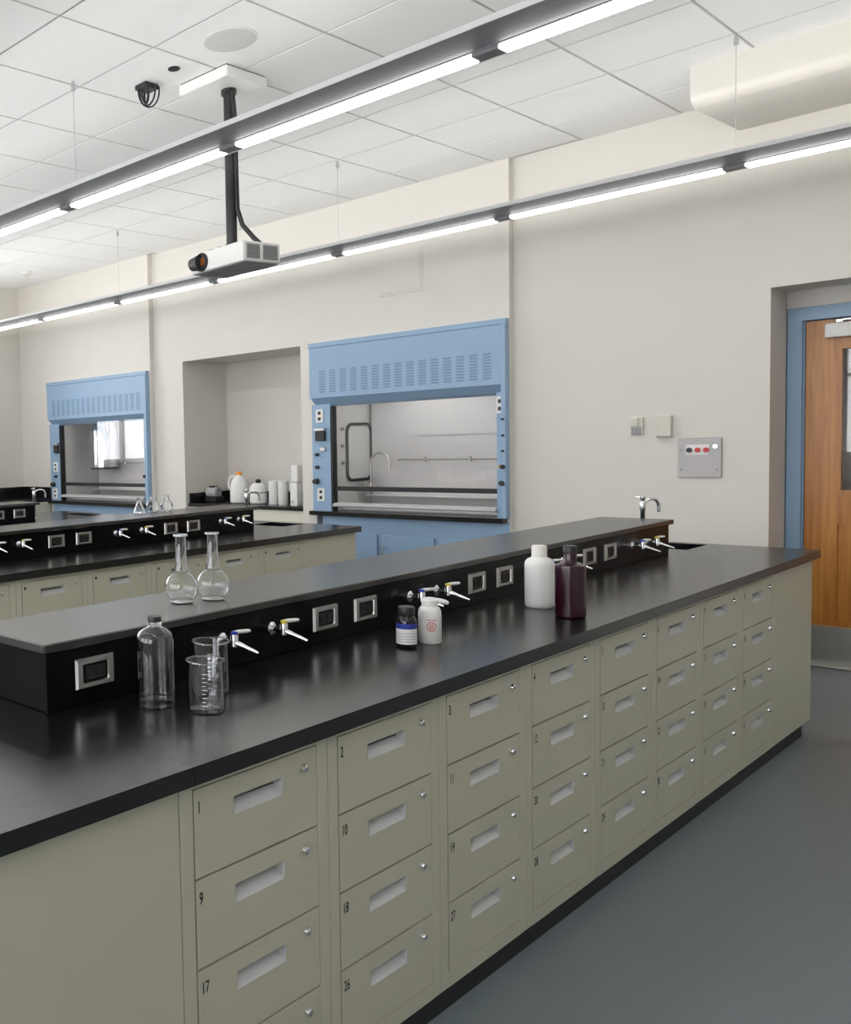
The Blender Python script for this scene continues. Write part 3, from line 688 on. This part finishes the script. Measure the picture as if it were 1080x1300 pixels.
# ------------------------------------------------------------------ glassware and bottles
ZW, ZSH = .9005, 1.0655
def shell(prof, t):            # outer profile then inner wall back down
    inner = [(max(r - t, .0005), z + (t if i == 0 else 0)) for i, (r, z) in enumerate(prof)]
    return prof + inner[::-1]
def glassware(name, label, cat, loc, prof, t=.002, group=None, n=40):
    r = thing(name, label, cat, loc, group=group)
    MB().lathe(shell(prof, t), n, cap0=True, cap1=True).build('vessel', 'glass', r, smooth=True)
    return r
def flask_prof(R, H):
    p = [(R * .60, 0), (R * .70, .003)]
    for i in range(1, 11):
        a = -1.05 + (1.05 + 1.15) * i / 10
        p.append((R * math.cos(a), R * .90 + R * 1.0 * math.sin(a)))
    zt = p[-1][1]; rn = .0165
    p += [(rn + .003, zt + .010), (rn, zt + .022), (rn - .001, H - .006), (rn + .003, H - .003), (rn + .003, H)]
    return p
f1 = glassware('boiling_flask', 'empty clear round-bodied flask on the shelf, the one standing nearer the camera', 'flask', (-1.812, 1.857, ZSH), flask_prof(.0475, .194), group='flasks on the near shelf')
f2 = glassware('boiling_flask', 'empty clear round-bodied flask on the shelf, the one standing closer to the hoods', 'flask', (-1.780, 1.954, ZSH), flask_prof(.048, .196), group='flasks on the near shelf')
for q in (f1, f2): MB().lathe([(.0198, .190), (.0205, .191), (.0205, .195), (.0195, .196)], 24, cap0=False, cap1=False).build('frosted_rim', 'mark', q, smooth=True)
gb = thing('reagent_bottle', 'tall clear glass bottle with a short neck beside the two beakers', 'bottle', (-1.533, 1.477, ZW))
pr = [(.040, 0), (.0435, .004), (.0445, .012), (.0445, .155), (.043, .166), (.038, .176), (.028, .184), (.018, .189), (.0155, .194)]
MB().lathe(shell(pr + [(.0155, .208)], .0025), 40).build('vessel', 'glass', gb, smooth=True)
MB().lathe([(.0175, .194), (.0175, .204), (.015, .2045)], 24, cap0=False, cap1=False).build('collar', 'glass', gb, smooth=True)
MB().lathe([(.0150, .201), (.0165, .202), (.0165, .212), (.0155, .214)], 24).build('stopper', 'black', gb, smooth=True)
def beaker(label, loc, R, H):
    r = thing('beaker', label, 'beaker', loc, group='beakers on the near bench')
    pr = [(R * .88, 0), (R * .97, .003), (R, .010), (R, H - .006), (R * 1.05, H - .001), (R * 1.06, H)]
    MB().lathe(shell(pr, .0018), 40).build('vessel', 'glass', r, smooth=True)
    MB().tube([(R * 1.055 * math.cos(2 * PI * i / 36), R * 1.055 * math.sin(2 * PI * i / 36), H) for i in range(37)], .0016, 6, caps=False).build('rim', 'glass', r, smooth=True)
    g = MB(); base = math.radians(-58)
    for k in range(9):
        z = .02 + k * (H - .045) / 8; w_ = .30 if k % 2 == 0 else .18
        for i in range(4):
            a0, a1 = base + w_ * i / 4, base + w_ * (i + 1) / 4
            q = [(R * 1.004 * math.cos(a), R * 1.004 * math.sin(a), zz_) for a, zz_ in ((a0, z), (a1, z), (a1, z + .0016), (a0, z + .0016))]
            g.bm.faces.new([g.bm.verts.new(p) for p in q])
    for i in range(6):            # white enamel writing patch
        a0 = base + .46 + i * .05
        q = [(R * 1.004 * math.cos(a), R * 1.004 * math.sin(a), zz_) for a, zz_ in ((a0, .045), (a0 + .032, .045), (a0 + .032, .045 + .006 + .004 * (i % 3)), (a0, .045 + .006 + .004 * (i % 3)))]
        g.bm.faces.new([g.bm.verts.new(p) for p in q])
    g.build('graduation', 'mark', r)
beaker('clear glass beaker standing in front of the other beaker', (-1.425, 1.531, ZW), .0405, .118)
beaker('clear glass beaker half hidden behind the front beaker', (-1.523, 1.657, ZW), .0430, .128)

db = thing('chemical_bottle', 'small dark bottle with a blue and white label', 'bottle', (-1.459, 2.43, ZW))
MB().lathe([(.026, 0), (.0285, .003), (.0285, .074), (.026, .084), (.020, .091), (.019, .096)], 32).build('vessel', 'amber', db, smooth=True)
MB().lathe([(.0225, .093), (.0235, .095), (.0235, .115), (.022, .118)], 28).build('cap', 'black', db, smooth=True)
MB().lathe([(.0288, .010), (.0288, .055)], 32, cap0=False, cap1=False).build('label', 'lwhite', db, smooth=True)
MB().lathe([(.0289, .055), (.0289, .071)], 32, cap0=False, cap1=False).build('label_band', 'lblue', db, smooth=True)
g = MB()
for k in range(4): g.lathe([(.0290, .017 + k * .008), (.0290, .0185 + k * .008)], 32, cap0=False, cap1=False)
g.build('label_lines', 'vent', db)
wb = thing('pump_bottle', 'small white dispenser bottle with a side spout and red print', 'bottle', (-1.44, 2.525, ZW))
MB().lathe([(.030, 0), (.0325, .004), (.0325, .086), (.031, .098), (.026, .107), (.022, .110)], 32).build('vessel', 'white', wb, smooth=True)
cp = MB().lathe([(.0225, .110), (.0225, .128), (.018, .133), (.010, .135)], 24).build('cap', 'white', wb, smooth=True)
MB().tube([(.0, 0, .126), (.02, .012, .126), (.036, .024, .122), (.042, .029, .118)], [.008, .008, .007, .005], 10).build('spout', 'white', cp, smooth=True)
g = MB(); a0 = math.radians(-52)
def patch(g, R, a, b, z0, z1, n=4):
    for i in range(n):
        u0, u1 = a + (b - a) * i / n, a + (b - a) * (i + 1) / n
        g.bm.faces.new([g.bm.verts.new((R * math.cos(u), R * math.sin(u), z)) for u, z in ((u0, z0), (u1, z0), (u1, z1), (u0, z1))])
for i in range(24):               # red ring emblem
    t0, t1 = 2 * PI * i / 24, 2 * PI * (i + 1) / 24
    g.bm.faces.new([g.bm.verts.new((.0329 * math.cos(a0 + .42 * rr * math.cos(t)), .0329 * math.sin(a0 + .42 * rr * math.cos(t)), .052 + .0145 * rr * math.sin(t))) for t, rr in ((t0, 1), (t1, 1), (t1, .84), (t0, .84))])
for z in (.056, .050, .044): patch(g, .0329, a0 - .22, a0 + .22, z, z + .0025)
patch(g, .0329, a0 - .45, a0 + .45, .071, .073)
g.build('red_print', 'red', wb)
hb = thing('storage_bottle', 'large milky plastic bottle with a cream cap next to the plum bottle', 'bottle', (-1.469, 3.30, ZW))
MB().lathe([(.042, 0), (.0465, .005), (.047, .02), (.047, .148), (.045, .160), (.039, .169), (.028, .175), (.024, .178)], 36).build('vessel', 'white', hb, smooth=True)
MB().lathe([(.0245, .177), (.0245, .214), (.022, .218)], 28).build('cap', 'hdpe', hb, smooth=True)
pb = thing('plum_bottle', 'dark plum bottle with a narrow neck and black cap', 'bottle', (-1.319, 3.185, ZW))
MB().lathe([(.041, 0), (.0455, .004), (.046, .02), (.046, .165), (.045, .172), (.039, .177), (.022, .180), (.0195, .184), (.0195, .218)], 36).build('vessel', 'plum', pb, smooth=True)
MB().lathe([(.021, .216), (.021, .234), (.018, .238)], 28).build('cap', 'black', pb, smooth=True)
# glassware on the middle bench shelf
e_ = glassware('conical_flask', 'tiny conical flask on the middle bench shelf', 'flask', (-4.398, 4.128, 1.0635), [(.040, 0), (.0415, .004), (.040, .01), (.016, .072), (.0145, .08), (.0145, .102), (.017, .106)], group='glassware on the middle shelf')
glassware('round_flask', 'round flask on the middle bench shelf next to the conical flask', 'flask', (-4.379, 4.232, 1.0635), flask_prof(.045, .112), group='glassware on the middle shelf')
glassware('round_flask', 'round flask on the middle bench shelf farthest from the conical flask', 'flask', (-4.350, 4.335, 1.0635), flask_prof(.043, .112), group='glassware on the middle shelf')

# ------------------------------------------------------------------ things on the niche counter
ZN = .9005
dv = thing('lab_device', 'small grey bench device with a round dial on the niche counter', 'device', (-6.42, 7.10, ZN))
MB().box(-.075, .075, -.07, .07, 0, .06, .008).build('base', 'black', dv)
MB().tube([(-.07, 0, .10), (.05, 0, .10)], .058, 20).build('drum', 'pull', dv, smooth=True)
MB().tube([(.05, 0, .10), (.062, 0, .10)], [.05, .045], 20).build('dial', 'greyp', dv, smooth=True)
MB().box(-.05, .03, -.03, .03, .145, .165, .004).build('lid', 'black', dv)
jg = thing('jug', 'white plastic jug with an orange cap and side handle in the niche', 'jug', (-6.04, 7.05, ZN))
MB().lathe([(.075, 0), (.090, .01), (.093, .04), (.092, .15), (.080, .21), (.055, .255), (.032, .275), (.028, .285)], 28).build('vessel', 'white', jg, smooth=True)
MB().lathe([(.030, .283), (.030, .312), (.026, .316)], 20).build('cap', 'orange', jg, smooth=True)
MB().tube([(-.03, -.02, .275), (-.075, -.04, .265), (-.10, -.045, .22), (-.098, -.045, .17), (-.085, -.04, .15)], .011, 10).build('handle', 'white', jg, smooth=True)
jr = thing('lidded_jar', 'squat white jar with a black knob and strap in the niche', 'jar', (-5.80, 7.05, ZN))
MB().lathe([(.07, 0), (.082, .008), (.084, .05), (.084, .15), (.075, .18), (.05, .20), (.045, .205)], 28).build('vessel', 'white', jr, smooth=True)
MB().lathe([(.022, .205), (.026, .215), (.026, .232), (.015, .242)], 16).build('knob', 'black', jr, smooth=True)
MB().lathe([(.0855, .105), (.0855, .118)], 28, cap0=False, cap1=False).build('strap', 'greyp', jr)
cn = thing('canister', 'white cylindrical canister beside the jar with the black knob', 'canister', (-5.618, 7.06, ZN), group='white canisters in the niche')
MB().lathe([(.046, 0), (.0475, .004), (.0475, .20)], 28).build('can', 'white', cn, smooth=True); MB().lathe([(.049, .20), (.049, .226), (.046, .229)], 28).build('lid', 'white', cn, smooth=True)
c2 = copy_tree(cn); c2.location = (-5.498, 7.05, ZN); c2['label'] = 'white cylindrical canister beside the tall white dispenser in the niche'
ds = thing('tall_dispenser', 'tall narrow white dispenser at the hood side of the niche', 'dispenser', (-5.255, 6.93, ZN))
MB().box(-.040, .040, -.045, .045, 0, .22, .01, 2).build('tank', 'white', ds); MB().box(-.030, .045, -.04, .04, .222, .385, .012, 2).build('upper_tank', 'white', ds)
MB().tube([(0, -.045, .05), (0, -.075, .045), (0, -.08, .03)], .008, 8).build('tap', 'white', ds, smooth=True)
gj = glassware('glass_jar', 'clear glass jar with a dark rim beside the tall white dispenser', 'jar', (-5.385, 7.16, ZN), [(.035, 0), (.04, .004), (.04, .22), (.036, .235), (.036, .25)])
MB().lathe([(.038, .25), (.038, .262), (.03, .266)], 20).build('lid', 'greyp', gj, smooth=True)
